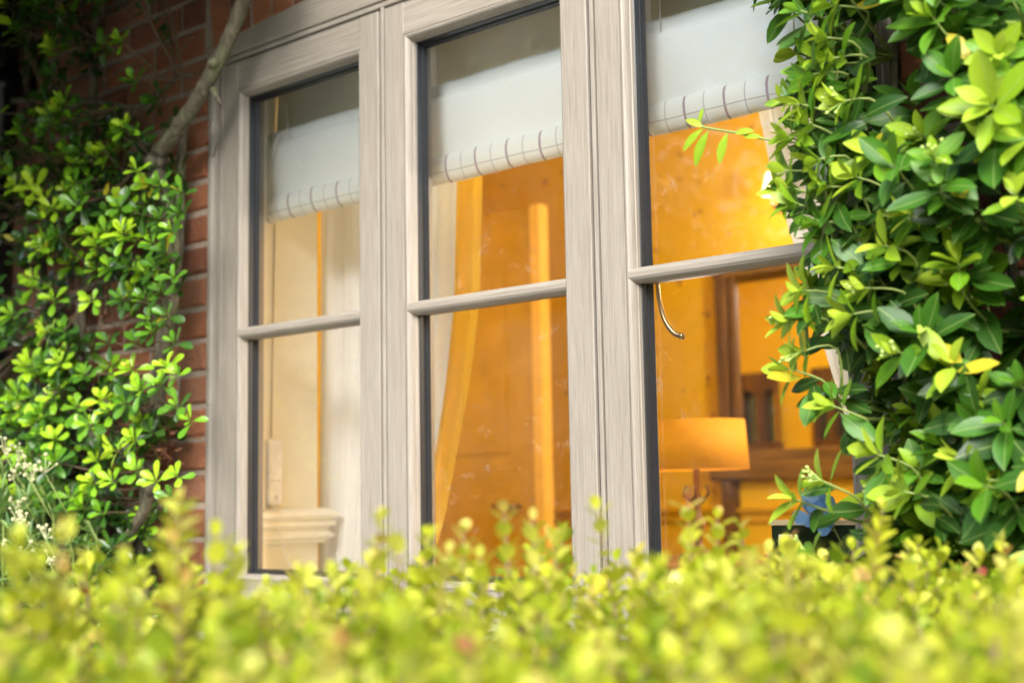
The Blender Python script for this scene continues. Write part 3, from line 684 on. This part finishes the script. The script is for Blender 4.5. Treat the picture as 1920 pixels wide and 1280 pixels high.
# ---- right shrub
rs = empty('evergreen_shrub', (1.95,-.12,-.9), 'tall glossy leaved shrub with yellow green tips growing up the wall right of the window', 'shrub')
edge = lin([(-.9,1.72),(-.3,1.68),(0,1.63),(.08,1.575),(.14,1.57),(.2,1.60),(.30,1.59),(.36,1.54),(.42,1.49),(.5,1.50),(.56,1.54),(.62,1.50),(.68,1.45),(.75,1.45),(.82,1.48),(.9,1.44),(1.0,1.43),(1.3,1.5),(1.8,1.7)])
st = MB(); mains = []
for bx_ in (1.74,1.84,1.93,2.02,2.12,2.22):
    pts = []; x, y = bx_, -.06
    for i in range(24):
        z = -.9+i*.105; x += random.uniform(-.022,.020); y = min(-.025, max(-.15, y+random.uniform(-.02,.02))); pts.append(Vector((x,y,z)))
    mains.append(pts); st.tube(smooth_path(pts,3), [max(.004,.013*(1-i/85)) for i in range(23*3+1)], 8, 0, .12)
allm = [p for m_ in mains for p in m_]
LR = Leaves('oval'); tw = MB(); nb = MB()
def shoot_R(tip, A, tint, L=.062, nros=7, woody=True):
    base = min(allm, key=lambda q: (q-tip-Vector((.05,.1,-.06))).length)
    mid = (base+tip)*.5 + Vector((0,-.02,-.03)) + Vector([random.uniform(-.02,.02) for _ in range(3)])
    path = smooth_path([base, mid, tip - A*.05, tip], 4)
    tw.tube(path, [.0032-.0022*i/len(path) for i in range(len(path))], 5, 0, 0, False)
    LR.rosette(tip, A, nros, L, .40, tint, (18,88), .12)
    if tint > .5 and random.random() < .22:                    # flower buds in the tip
        for q in range(random.randint(4,9)):
            d_ = (A + Vector([random.uniform(-.6,.6) for _ in range(3)])).normalized(); e_ = tip + d_*random.uniform(.012,.026)
            nb.tube([tip, e_], .0007, 4, 0, 0, False); nb.tube([e_, e_+d_*.003, e_+d_*.0055], [.0012,.0026,.0008], 6)
    # older leaves back along the shoot
    ax = (tip-mid).normalized(); n_old = random.randint(3,6)
    for q in range(n_old):
        P = tip + (mid-tip)*random.uniform(.2,.95); a = random.random()*6.28
        D = Vector((math.cos(a), -abs(math.sin(a))*.5-.1, random.uniform(-1.0,.25))).normalized()
        N_ = Vector((random.uniform(-.5,.5),-1,random.uniform(.1,.9))).normalized(); N_ = (N_-D*N_.dot(D)).normalized()
        ln = L*random.uniform(.8,1.3); LR.add(P, D, N_, ln, ln*random.uniform(.36,.48), random.uniform(.06,.44), random.uniform(.05,.35), random.uniform(-.1,.4))
tries = 0; cnt = 0; tips = []
while cnt < 980 and tries < 40000:
    tries += 1
    z = random.uniform(-.55,1.55); xl = edge(z)+.045; x = random.uniform(xl, 2.42)
    th = .06 + .30*min(1, max(0,(x-xl))/.22)**.6
    y = -th*random.uniform(.25,1)
    P = Vector((x,y,z))
    if noise.noise(P*5.5) < -.16 and x > xl+.05: continue
    if any((P-q).length < .034 for q in tips[-700:]): continue
    tips.append(P)
    lefty = max(0, 1-(x-xl)/.15)
    A = Vector((-.55*lefty+random.uniform(-.35,.25), -.75+random.uniform(-.3,.2), .45+random.uniform(-.4,.4))).normalized()
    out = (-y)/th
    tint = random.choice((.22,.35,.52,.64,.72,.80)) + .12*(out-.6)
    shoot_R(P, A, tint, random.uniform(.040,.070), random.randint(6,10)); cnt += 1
# the long sprig reaching over the glass
sp = smooth_path([at(1560,275,-.2), at(1440,262,-.27), at(1385,250,-.28), at(1325,240,-.28), at(1316,236,-.28)], 4)
tw.tube(sp, .0016, 6)
for u, v, du, dv, ln in ((1320,240,-28,-18,.030),(1320,240,-48,42,.042),(1330,243,-32,58,.050),(1365,247,-18,48,.042),(1375,250,30,-6,.030),(1312,232,2,-28,.020),(1430,258,-40,-8,.026)):
    a = at(u,v,-.28); b = at(u+du,v+dv,-.285); D = (b-a).normalized(); N_ = Vector((.1,-1,.4)).normalized(); N_ = (N_-D*N_.dot(D)).normalized()
    LR.add(a, D, N_, ln*1.15, ln*.36, random.uniform(.78,.95), .25, .15)
# a few explicit reaching shoots at the edge
for u, v, n_, tt in ((1480,600,8,.86),(1500,545,8,.85),(1475,690,6,.88),(1500,660,7,.84),(1560,760,8,.72),(1490,935,7,.86),(1540,900,6,.84),(1515,1040,7,.6),(1560,500,8,.88),(1590,590,8,.8),
                     (1640,850,8,.84),(1690,920,7,.8),(1620,540,8,.82),(1470,320,6,.8),(1510,230,8,.78),(1560,110,8,.72),(1600,330,8,.84),(1700,400,8,.9),(1850,900,8,.8),(1800,860,8,.86),(1500,20,7,.5),(1545,70,8,.8),(1520,140,7,.45),(1500,195,7,.8),(1475,255,8,.8),(1490,380,8,.6),(1530,420,8,.45),(1475,350,6,.84),(1560,10,8,.6),(1530,300,8,.7),(1580,190,8,.84),(1545,350,8,.75)):
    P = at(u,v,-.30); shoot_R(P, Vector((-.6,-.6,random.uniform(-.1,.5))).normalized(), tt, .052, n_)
st.build('stem', BARK, rs); tw.build('twigs', TWIG, rs); nb.build('flower_buds', m_plain('bud_green',(.40,.52,.12),.5), rs); LR.build('leaves', LEAF_R, rs)

# ---- left climber
lc = empty('wall_climber', (-.10,-.10,-.9), 'woody climber with whorls of small leaves on the brick wall left of the window', 'climber')
tr = MB()
def branch(pts, r0, r1, n=10, k=6, j=.10):
    q = smooth_path(pts, k); tr.tube(q, [r0+(r1-r0)*i/(len(q)-1) for i in range(len(q))], n, 0, j); return q
b1 = branch([at(470,-60,-.10), at(452,15,-.11), at(412,110,-.12), at(362,200,-.12), at(318,262,-.115), at(286,300,-.11)], .015, .019)
bmq = bmesh.new(); bmesh.ops.create_icosphere(bmq, subdivisions=3, radius=.027, matrix=Matrix.Translation(at(292,302,-.11)))
for v in bmq.verts: v.co += v.co.normalized()*.0 + Vector([noise.noise(v.co*60)*.006, noise.noise(v.co*50+Vector((3,1,2)))*.006, noise.noise(v.co*55+Vector((9,4,2)))*.008])
tr.bm(bmq, 0, True)
for f in (.42,.70,.9):
    i = int(f*len(b1)); p_ = b1[i]; bmq = bmesh.new(); bmesh.ops.create_icosphere(bmq, subdivisions=2, radius=.014, matrix=Matrix.Translation(p_+Vector((.008,-.012,.003)))); tr.bm(bmq,0,True)
branch([at(400,168,-.12), at(408,185,-.13), at(414,196,-.13)], .008, .003)
b2 = branch([at(290,305,-.11), at(305,360,-.10), at(325,470,-.09), at(322,560,-.09), at(305,660,-.09), at(290,800,-.09), at(275,960,-.09), at(265,1080,-.08), (-.1,-.08,-.5),(-.12,-.06,-.92)], .017, .021)
b2b = branch([at(345,230,-.06), at(338,330,-.05), at(335,450,-.05), at(322,560,-.06)], .010, .015)
b3 = branch([at(185,-30,-.05), at(175,200,-.05), at(185,420,-.06), at(150,600,-.06), at(170,800,-.06), at(190,1000,-.05), (-.35,-.05,-.9)], .010, .020)
b4 = branch([at(70,-30,-.05), at(50,150,-.05), at(95,330,-.05), at(80,520,-.06), at(110,700,-.06), at(160,900,-.06)], .008, .014)
b5 = branch([at(0,190,-.06), at(90,185,-.07), at(180,190,-.07), at(260,200,-.07), at(330,150,-.06), at(360,140,-.05)], .009, .004)
b6 = branch([at(205,780,-.14), at(235,835,-.15), at(262,880,-.15), at(285,925,-.15)], .009, .012)
b7 = branch([at(285,905,-.14), at(268,960,-.14), at(240,1010,-.13), at(225,1060,-.12)], .012, .014)
b8 = branch([at(60,640,-.07), at(130,560,-.08), at(220,520,-.08), at(300,500,-.08)], .006, .010)
b9 = branch([at(40,400,-.07), at(120,370,-.08), at(210,330,-.08), at(290,310,-.09)], .005, .010)
for _ in range(26):                       # bare wiry twigs against the brick
    a = at(random.uniform(230,420), random.uniform(0,300), -.05); d_ = Vector((random.uniform(-1,1),-.2,random.uniform(-.6,.6))).normalized()
    tr.tube(smooth_path([a, a+d_*.05+Vector((0,0,random.uniform(-.02,.02))), a+d_*random.uniform(.08,.16)],4), .0012, 4)
LL = Leaves('spoon'); tw2 = MB()
allb = [q for b_ in (b2,b2b,b3,b4,b5,b8,b9) for q in b_]
holes = [(at(u,v,-.06), r_) for u, v, r_ in ((110,180,.05),(95,235,.07),(60,500,.08),(60,590,.07),(60,690,.07),(150,415,.06),(215,340,.03),(300,190,.06),(340,120,.09),(290,60,.07),(280,130,.04),(400,60,.1),(370,350,.05),(290,830,.06),(300,900,.03),(130,860,.07),(40,835,.05),(190,640,.03))]
tries = 0; tips = []
while len(tips) < 930 and tries < 30000:
    tries += 1
    x = random.uniform(-1.3,-.02); z = random.uniform(-.75,1.75)
    if x > -.035 - .05*(noise.noise(Vector((0,1,z*5)))+.4) : continue
    y = -random.uniform(.05,.24)
    if x < -.765 and .42 < z < 1.22 and random.random() < .85: continue
    P = Vector((x,y,z))
    d_ = ray(960,640)
    # stand clear of the bare patches of brick (as seen straight on)
    if any(((x-h_[0].x+.45*(-y-.06))**2 + (z-h_[0].z)**2) < h_[1]**2*.8 for h_ in holes) and random.random() < .93: continue
    if noise.noise(Vector((x*4.2,2.3,z*4.2))) < -.25: continue
    if any((P-q).length < .026 for q in tips): continue
    tips.append(P)
    A = Vector((random.uniform(-.35,.55), -.75, .50+random.uniform(-.5,.4))).normalized()
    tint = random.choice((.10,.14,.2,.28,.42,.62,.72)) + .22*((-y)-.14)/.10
    base = min(allb, key=lambda q: (q-P).length)
    path = smooth_path([base, (base+P)*.5+Vector((0,.01,-.015)), P], 4)
    tw2.tube(path, [.004-.0025*i/len(path) for i in range(len(path))], 5, 0, 0, False)
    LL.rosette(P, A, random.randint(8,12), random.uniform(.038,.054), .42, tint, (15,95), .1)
    for q in range(random.randint(2,5)):
        Q = P + (base-P)*random.uniform(.1,.7); a = random.random()*6.28; D = Vector((math.cos(a),-.5,math.sin(a))).normalized()
        N_ = Vector((.2,-.8,.5)); N_ = (N_-D*N_.dot(D)).normalized(); ln = random.uniform(.028,.042); LL.add(Q, D, N_, ln, ln*.42, random.uniform(.0,.3), .2, .15)
# explicit bright whorls
for u, v, n_, tt in ((95,95,7,.62),(225,75,9,.6),(232,238,11,.74),(255,318,8,.72),(140,345,9,.5),(250,150,9,.35),(62,330,8,.6),(180,460,9,.75),(60,520,9,.72),(100,560,9,.7),(85,470,9,.7),(245,690,9,.8),(310,685,9,.78),(110,680,9,.78),
                     (100,740,10,.8),(200,770,9,.76),(165,800,9,.76),(355,785,7,.6),(180,860,10,.8),(210,900,9,.72),(290,900,10,.76),(330,890,7,.7),(40,770,9,.74),(250,450,9,.62),(280,600,9,.35),(120,620,9,.4),(230,560,10,.3),(20,590,8,.6),(335,400,8,.3),(300,345,9,.35),(130,930,9,.5),(190,960,9,.45),(330,760,8,.4),(300,410,9,.3),(322,430,8,.5),(285,455,9,.45),(310,470,9,.25),(290,500,8,.3),(325,520,8,.4),(300,545,9,.3),(270,560,9,.35),(310,590,8,.3),(285,620,9,.45),(325,640,8,.35),(330,700,8,.6),(300,720,9,.5),(260,730,9,.6),(320,385,8,.25),(340,360,7,.35),(260,400,9,.3),(235,420,9,.4),(318,930,8,.4),(255,880,9,.6),(240,500,9,.3),(205,500,9,.5),(255,640,9,.35),(200,640,9,.3),(160,700,9,.5),(60,870,9,.5)):
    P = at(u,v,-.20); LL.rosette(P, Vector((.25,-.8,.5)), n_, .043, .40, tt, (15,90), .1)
    base = min(allb, key=lambda q: (q-P).length); tw2.tube([base, (base+P)*.5, P], .0022, 5, 0, 0, False)
# unseen overhanging crown added under the eaves to shade the wall top
def proj(P):
    v = RC.T @ (np.array(P)-CAM); return 960+FPX*v[0]/-v[2], 640-FPX*v[1]/-v[2]
for _ in range(2600):
    P = Vector((random.uniform(-1.6,.55), -random.uniform(.08,.80), random.uniform(1.10,1.84)))
    u_, v_ = proj(P)
    if v_ > -45 and u_ > -60: continue
    if P.x + .5*(-P.y) > .45: continue
    LL.rosette(P, Vector((random.uniform(-.5,.5),-.6,random.uniform(-.3,.7))), 9, .065, .45, random.uniform(.1,.5), (15,95), .15)
for _ in range(8):
    x = random.uniform(-1.1,.5); branch([(x-.1,-.04,1.3+.1*random.random() if x < -.1 else 1.5),(x,-.2,1.6),(x+.1,-.5,1.72)], .008, .003, 6, 3)
tr.build('trunk', BARK, lc); tw2.build('twigs', BTWIG, lc); LL.build('leaves', LEAF_L, lc)
DL = Leaves('narrow')
for cxy, nn, rr in (((290,825),260,.10),((120,850),130,.09),((20,835),60,.07),((235,300),30,.05),((215,590),40,.06)):
    c_ = at(cxy[0],cxy[1],-.08)
    for _ in range(nn):
        P = c_ + Vector((random.gauss(0,rr*.5),random.uniform(-.05,.03),random.gauss(0,rr*.4))); D = Vector([random.uniform(-1,1) for _ in range(3)]).normalized()
        N_ = D.orthogonal().normalized(); DL.add(P, D, N_, random.uniform(.015,.04), random.uniform(.004,.009), random.random(), .4, random.uniform(-.5,.6))
DL.build('dead_leaves', m_leaf('dead_leaf', [(0,(.04,.015,.008)),(.6,(.16,.055,.025)),(1,(.30,.13,.07))], (.3,.15,.08), .8, .15, .2), lc)

# ---- flowering shrub low left
fs_ = empty('flowering_shrub', (-.33,-.30,-.9), 'narrow leaved shrub with clusters of cream buds at the foot of the climber', 'shrub')
NL = Leaves('narrow'); stf = MB()
for i in range(330):
    P = Vector((random.uniform(-.52,-.18), -random.uniform(.16,.42), random.uniform(-.30,.27)))
    lim = .27 - .55*max(0,P.x+.42)**1.0
    if P.z > lim or (P.x > -.27 and P.z > .13): continue
    A = Vector((random.uniform(-.3,.5),-.4,.8)).normalized()
    for q in range(16):
        a = random.random()*6.28; th = math.radians(random.uniform(20,85)); S, T = basis(A, Vector((0,0,1)))
        D = A*math.cos(th)+(S*math.cos(a)+T*math.sin(a))*math.sin(th); N_ = (A-D*A.dot(D)).normalized(); ln = random.uniform(.026,.045)
        NL.add(P-A*random.uniform(0,.05), D, N_, ln, ln*.15, random.random(), .4, random.uniform(-.1,.2))
    stf.tube([P-A*.06-Vector((0,0,.25)), P-A*.05, P], [.004,.003,.0015], 5)
bspots = [at(u,v,-.42) for u, v in ((12,838),(35,845),(25,880),(48,862),(85,868),(60,885),(35,960),(45,975),(15,1020),(40,1025),(85,990),(95,1040),(30,935))]
BUD = m_plain('cream_bud',(.42,.42,.22),.6)
for c_ in bspots:
    bu = MB()
    for q in range(random.randint(5,8)):
        P = c_ + Vector([random.gauss(0,.009) for _ in range(3)]); bmq = bmesh.new(); bmesh.ops.create_icosphere(bmq, subdivisions=2, radius=random.uniform(.0026,.0048), matrix=Matrix.Translation(P)); bu.bm(bmq,0,True)
        bu.tube([c_-Vector((0,0,.02)), P], .0009, 4, 0, 0, False)
    stf.tube([c_-Vector((-.02,-.05,.12)), c_-Vector((0,0,.02))], .0011, 5)
    bu.build('bud_cluster', BUD, fs_)
NL.build('leaves', m_leaf('narrow_leaf', [(0,(.05,.13,.03)),(.5,(.13,.27,.06)),(1,(.30,.44,.12))], (.5,.6,.3), .45, .3, .3), fs_)
stf.build('stem', TWIG, fs_)

# ---- hedge in the foreground
hd = empty('clipped_hedge', (1.75,-.95,-.9), 'low golden green hedge with small rounded leaves along the front of the picture', 'hedge')
HL = Leaves('round'); hs = MB()
F = Vector((-.6485,.7612,0)); Rr = Vector((.7612,.6485,0)); C0 = Vector(CAM)
def hpt(s_, Zd, z): p = C0 + F*Zd + Rr*s_; return Vector((p.x,p.y,z))
def hshoot(top, length, tint, lf=.0185, lean=None):
    ax = (Vector((random.uniform(-.22,.22),random.uniform(-.22,.22),1)) if lean is None else lean).normalized()
    base = top-ax*length; hs.tube([base, top], [.0017,.0008], 4, 0, 0, False)
    n_ = int(length/.0105); a = random.random()*3.14; S, T = basis(ax, Vector((0,1,0)))
    for i in range(n_+1):
        k = i/max(1,n_); P = top - ax*(k*length); a += PI/2
        for sd in (0,PI):
            e_ = random.uniform(.25,1.0)*(1.05 if k > .08 else .45); D = ((S*math.cos(a+sd)+T*math.sin(a+sd))*e_ + ax*random.uniform(.45,1.0)).normalized()
            N_ = (ax-D*D.dot(ax)).normalized(); ln = lf*random.uniform(.7,1.2)*(.65 if k < .08 else 1)
            HL.add(P, D, N_, ln, ln*.66, min(.99,max(0,tint+random.gauss(0,.13)-.12*k)), .25, .15)
def ztop(s_, Zd): return .069 + .034*noise.noise(Vector((s_*4,Zd*4,0))) + .045*noise.noise(Vector((s_*10,Zd*9,4)))
nsh = 0
for i in range(1750):
    s_ = random.uniform(-.85,1.15); Zd = (1.10+.22*s_) + random.uniform(-.50,.42)
    if Zd < .52: continue
    z = ztop(s_,Zd) - random.random()**1.6*.10
    hshoot(hpt(s_,Zd,z+random.uniform(-.01,.022)), random.uniform(.05,.10), random.choice((.3,.42,.5,.6,.7,.78)), .0225)
for i in range(2600):                      # body of the hedge down its sides
    s_ = random.uniform(-.85,1.15); Zd = (1.10+.22*s_) + random.choice((-.5,.42))+random.uniform(-.05,.05); z = random.uniform(-.6,.05)
    P = hpt(s_,Zd,z); HL.rosette(P, Vector((random.uniform(-1,1),random.uniform(-1,1),.6)), 4, .017, .66, random.uniform(.1,.5), (30,80))
for u, v, Zd, tt in ((335,935,.98,.78),(318,985,1.0,.7),(405,1000,1.0,.74),(440,1040,1.02,.7),(120,985,.98,.8),(60,1040,.95,.6),(235,1050,1.0,.7),(565,1075,1.05,.76),(715,968,1.12,.76),(745,1010,1.12,.72),(690,1050,1.1,.72),(800,1000,1.15,.6),(870,990,1.15,.76),(900,1040,1.15,.7),
                     (945,955,1.22,.7),(1000,968,1.22,.78),(1040,1000,1.22,.74),(1120,950,1.22,.62),(1195,1035,1.24,.78),(1230,1060,1.2,.7),(1290,930,1.26,.76),(1345,965,1.27,.72),(1390,985,1.3,.72),(1300,1010,1.25,.66),(1480,1010,1.3,.74),(1500,1060,1.3,.7),
                     (1655,950,1.26,.66),(1640,1000,1.28,.66),(1720,1060,1.35,.7),(1835,1040,1.35,.76),(1900,1060,1.35,.66),(1560,1070,1.3,.7),(30,1010,.95,.6),(1440,1030,1.3,.7),(840,1030,1.1,.7),(620,1080,1.1,.7)):
    top = deep(u,v+6,Zd); hshoot(top, .13, tt, .0225, Vector((random.uniform(-.18,.18),random.uniform(-.18,.18),1)))
for u, v, Zd in ((1445,1140,1.15),(1425,1165,1.15),(1405,1185,1.1)):
    HL.rosette(deep(u,v,Zd), Vector((.2,-.5,.8)), 4, .019, .66, .97, (20,70))
for _ in range(160):
    s_ = random.uniform(-.85,1.15); Zd = (1.10+.22*s_)+random.uniform(-.4,.35); p0 = hpt(s_,Zd,-.9); hs.tube([p0, p0+Vector((.02,.03,.4)), p0+Vector((random.uniform(-.1,.1),random.uniform(-.1,.1),.92))], [.009,.006,.002], 5)
HL.build('leaves', LEAF_H, hd); hs.build('stems', m_plain('hedge_twig',(.22,.13,.09),.8), hd)

# ================================================================== GARDEN BEHIND THE CAMERA (seen in the glass)
TREEL = m_leaf('tree_leaf', [(0,(.02,.06,.012)),(.5,(.05,.13,.02)),(1,(.10,.20,.03))], (.1,.2,.05), .5, .3, 0)
def tree(x, y, h_, r_, lab, nleaf=8000):
    e_ = empty('garden_tree', (x,y,-.9), lab, 'tree', 'trees in the garden facing the window'); t_ = MB()
    t_.tube(smooth_path([(x,y,-.95),(x+.08,y,h_*.25),(x-.05,y+.1,h_*.6),(x,y,h_*.85)],4), [.18-.012*i for i in range(13)], 10, 0, .08)
    L2 = Leaves('round'); cl = []
    for q in range(26):
        v_ = Vector([random.gauss(0,1) for _ in range(3)]).normalized()*random.uniform(.35,1); c_ = Vector((x+v_.x*r_, y+v_.y*r_, h_*.58+v_.z*h_*.36)); cl.append(c_)
        t_.tube([(x,y,h_*.35), (Vector((x,y,h_*.45))+c_)*.5, c_], [.05,.03,.01], 5)
    for q in range(nleaf):
        c_ = random.choice(cl); P = c_+Vector([random.gauss(0,r_*.2) for _ in range(3)]); D = Vector([random.uniform(-1,1) for _ in range(3)]).normalized()
        L2.add(P, D, D.orthogonal().normalized(), random.uniform(.09,.15), .08, random.random(), .2, .1)
    t_.build('trunk', BARK, e_); L2.build('crown', TREEL, e_)
ob = empty('garden_tree', (-2.6,-1.5,-.9), 'unseen leafy young tree added left of the window so its boughs shade the top of the wall', 'tree')  # out-of-view tree added to shade the upper left of the wall
t_ = MB(); t_.tube(smooth_path([(-2.6,-1.5,-.95),(-2.5,-1.45,.6),(-2.3,-1.35,1.6),(-1.9,-1.2,2.3)],4), [.09-.004*i for i in range(13)], 10, 0, .08)
for q in range(9): t_.tube(smooth_path([(-2.2,-1.3,1.8+.06*q),(-1.2,-1.1-.05*q,2.1+.08*q),(-.2+.12*q,-.6-.1*q,2.1+.05*q)],4), [.03-.0025*i for i in range(9)], 6)
t_.build('trunk', BARK, ob); L2 = Leaves('oval')
for _ in range(11000):
    v_ = Vector([random.gauss(0,.5) for _ in range(3)]); P = Vector((-.50+v_.x*1.5, -1.0+v_.y*.7, 2.10+v_.z*.6))
    if P.y > -.42 and P.z < 2.3: continue
    u_, w_ = proj(P)
    if P.x > .95-.35*random.random() or (w_ > -60 and u_ > -80) or (P-C0).length < .6: continue
    D = Vector([random.uniform(-1,1) for _ in range(3)]).normalized(); L2.add(P, D, D.orthogonal().normalized(), random.uniform(.10,.14), .07, random.random(), .2, .1)
L2.build('crown', TREEL, ob)
for a in ((-4.5,-6.5,5.2,2.2,'broad garden tree nearest the lawn opposite the window'),(-8.5,-6.0,6.0,2.5,'tall garden tree at the far left of the lawn'),(-1.0,-9.5,6.2,2.5,'tall garden tree straight opposite the window'),
          (-7.5,-11.0,7.5,3.0,'largest garden tree standing behind the others'),(3.5,-9.0,5.0,2.2,'small garden tree on the right of the lawn')): tree(*a)
gh = empty('reflection_hedge', (-6,-13,-.9), 'tall clipped hedge added at the far end of the garden to darken the window reflections', 'hedge')  # added so the panes mirror even dark green, not specks of sky
p = MB(); p.box(-26,14,-14.5,-13,-.9,3.4); p.build('hedge_core', m_plain('hedge_core_green',(.022,.045,.012),.9,0,.5,2), gh)
L2 = Leaves('round')
for _ in range(9000): L2.add(Vector((random.uniform(-26,14),-12.95+random.gauss(0,.12),random.uniform(-.9,3.6))), Vector([random.uniform(-1,1) for _ in range(3)]).normalized(), Vector((0,1,.3)), .26, .2, random.random(), .2, .1)
L2.build('foliage', TREEL, gh)
bg = empty('back_garden_hedge', (0,6.4,-.9), 'green garden hedge seen through the arched windows', 'hedge')
L2 = Leaves('round')
for _ in range(5000):
    L2.add(Vector((random.uniform(-3.5,2),random.uniform(6.0,6.6),random.uniform(-.9,1.15))), Vector([random.uniform(-1,1) for _ in range(3)]).normalized(), Vector((0,-1,.3)), .12, .09, random.uniform(.3,1), .2, .1)
L2.build('foliage', m_leaf('back_hedge_leaf', [(0,(.06,.13,.02)),(1,(.22,.36,.06))], (.2,.3,.1), .5, .4, 0), bg)

# ================================================================== LIGHT
sc_ = bpy.context.scene
wd = bpy.data.worlds.new('World'); sc_.world = wd; wd.use_nodes = True; nt = wd.node_tree
sky = nt.nodes.new('ShaderNodeTexSky'); sky.sky_type = 'NISHITA'; sky.sun_disc = False
EL, AZ = math.radians(34), math.atan2(.52,-.85)
sky.sun_elevation = EL; sky.sun_rotation = AZ; sky.air_density = 1.0; sky.dust_density = 1.2; sky.ozone_density = .6
nt.links.new(sky.outputs[0], nt.nodes['Background'].inputs[0]); nt.nodes['Background'].inputs[1].default_value = .15
sl = bpy.data.lights.new('sun','SUN'); sl.energy = 2.6; sl.angle = math.radians(34); sl.color = (1,.975,.95)
so = bpy.data.objects.new('sun', sl); C.objects.link(so)
sd = Vector((math.sin(AZ)*math.cos(EL), math.cos(AZ)*math.cos(EL), math.sin(EL)))
so.rotation_euler = (-sd).to_track_quat('-Z','Y').to_euler()
sc_.view_settings.view_transform = 'Standard'; sc_.view_settings.look = 'None'; sc_.view_settings.exposure = 1.70; sc_.view_settings.gamma = 1
sc_.cycles.max_bounces = 8; sc_.cycles.transparent_max_bounces = 16
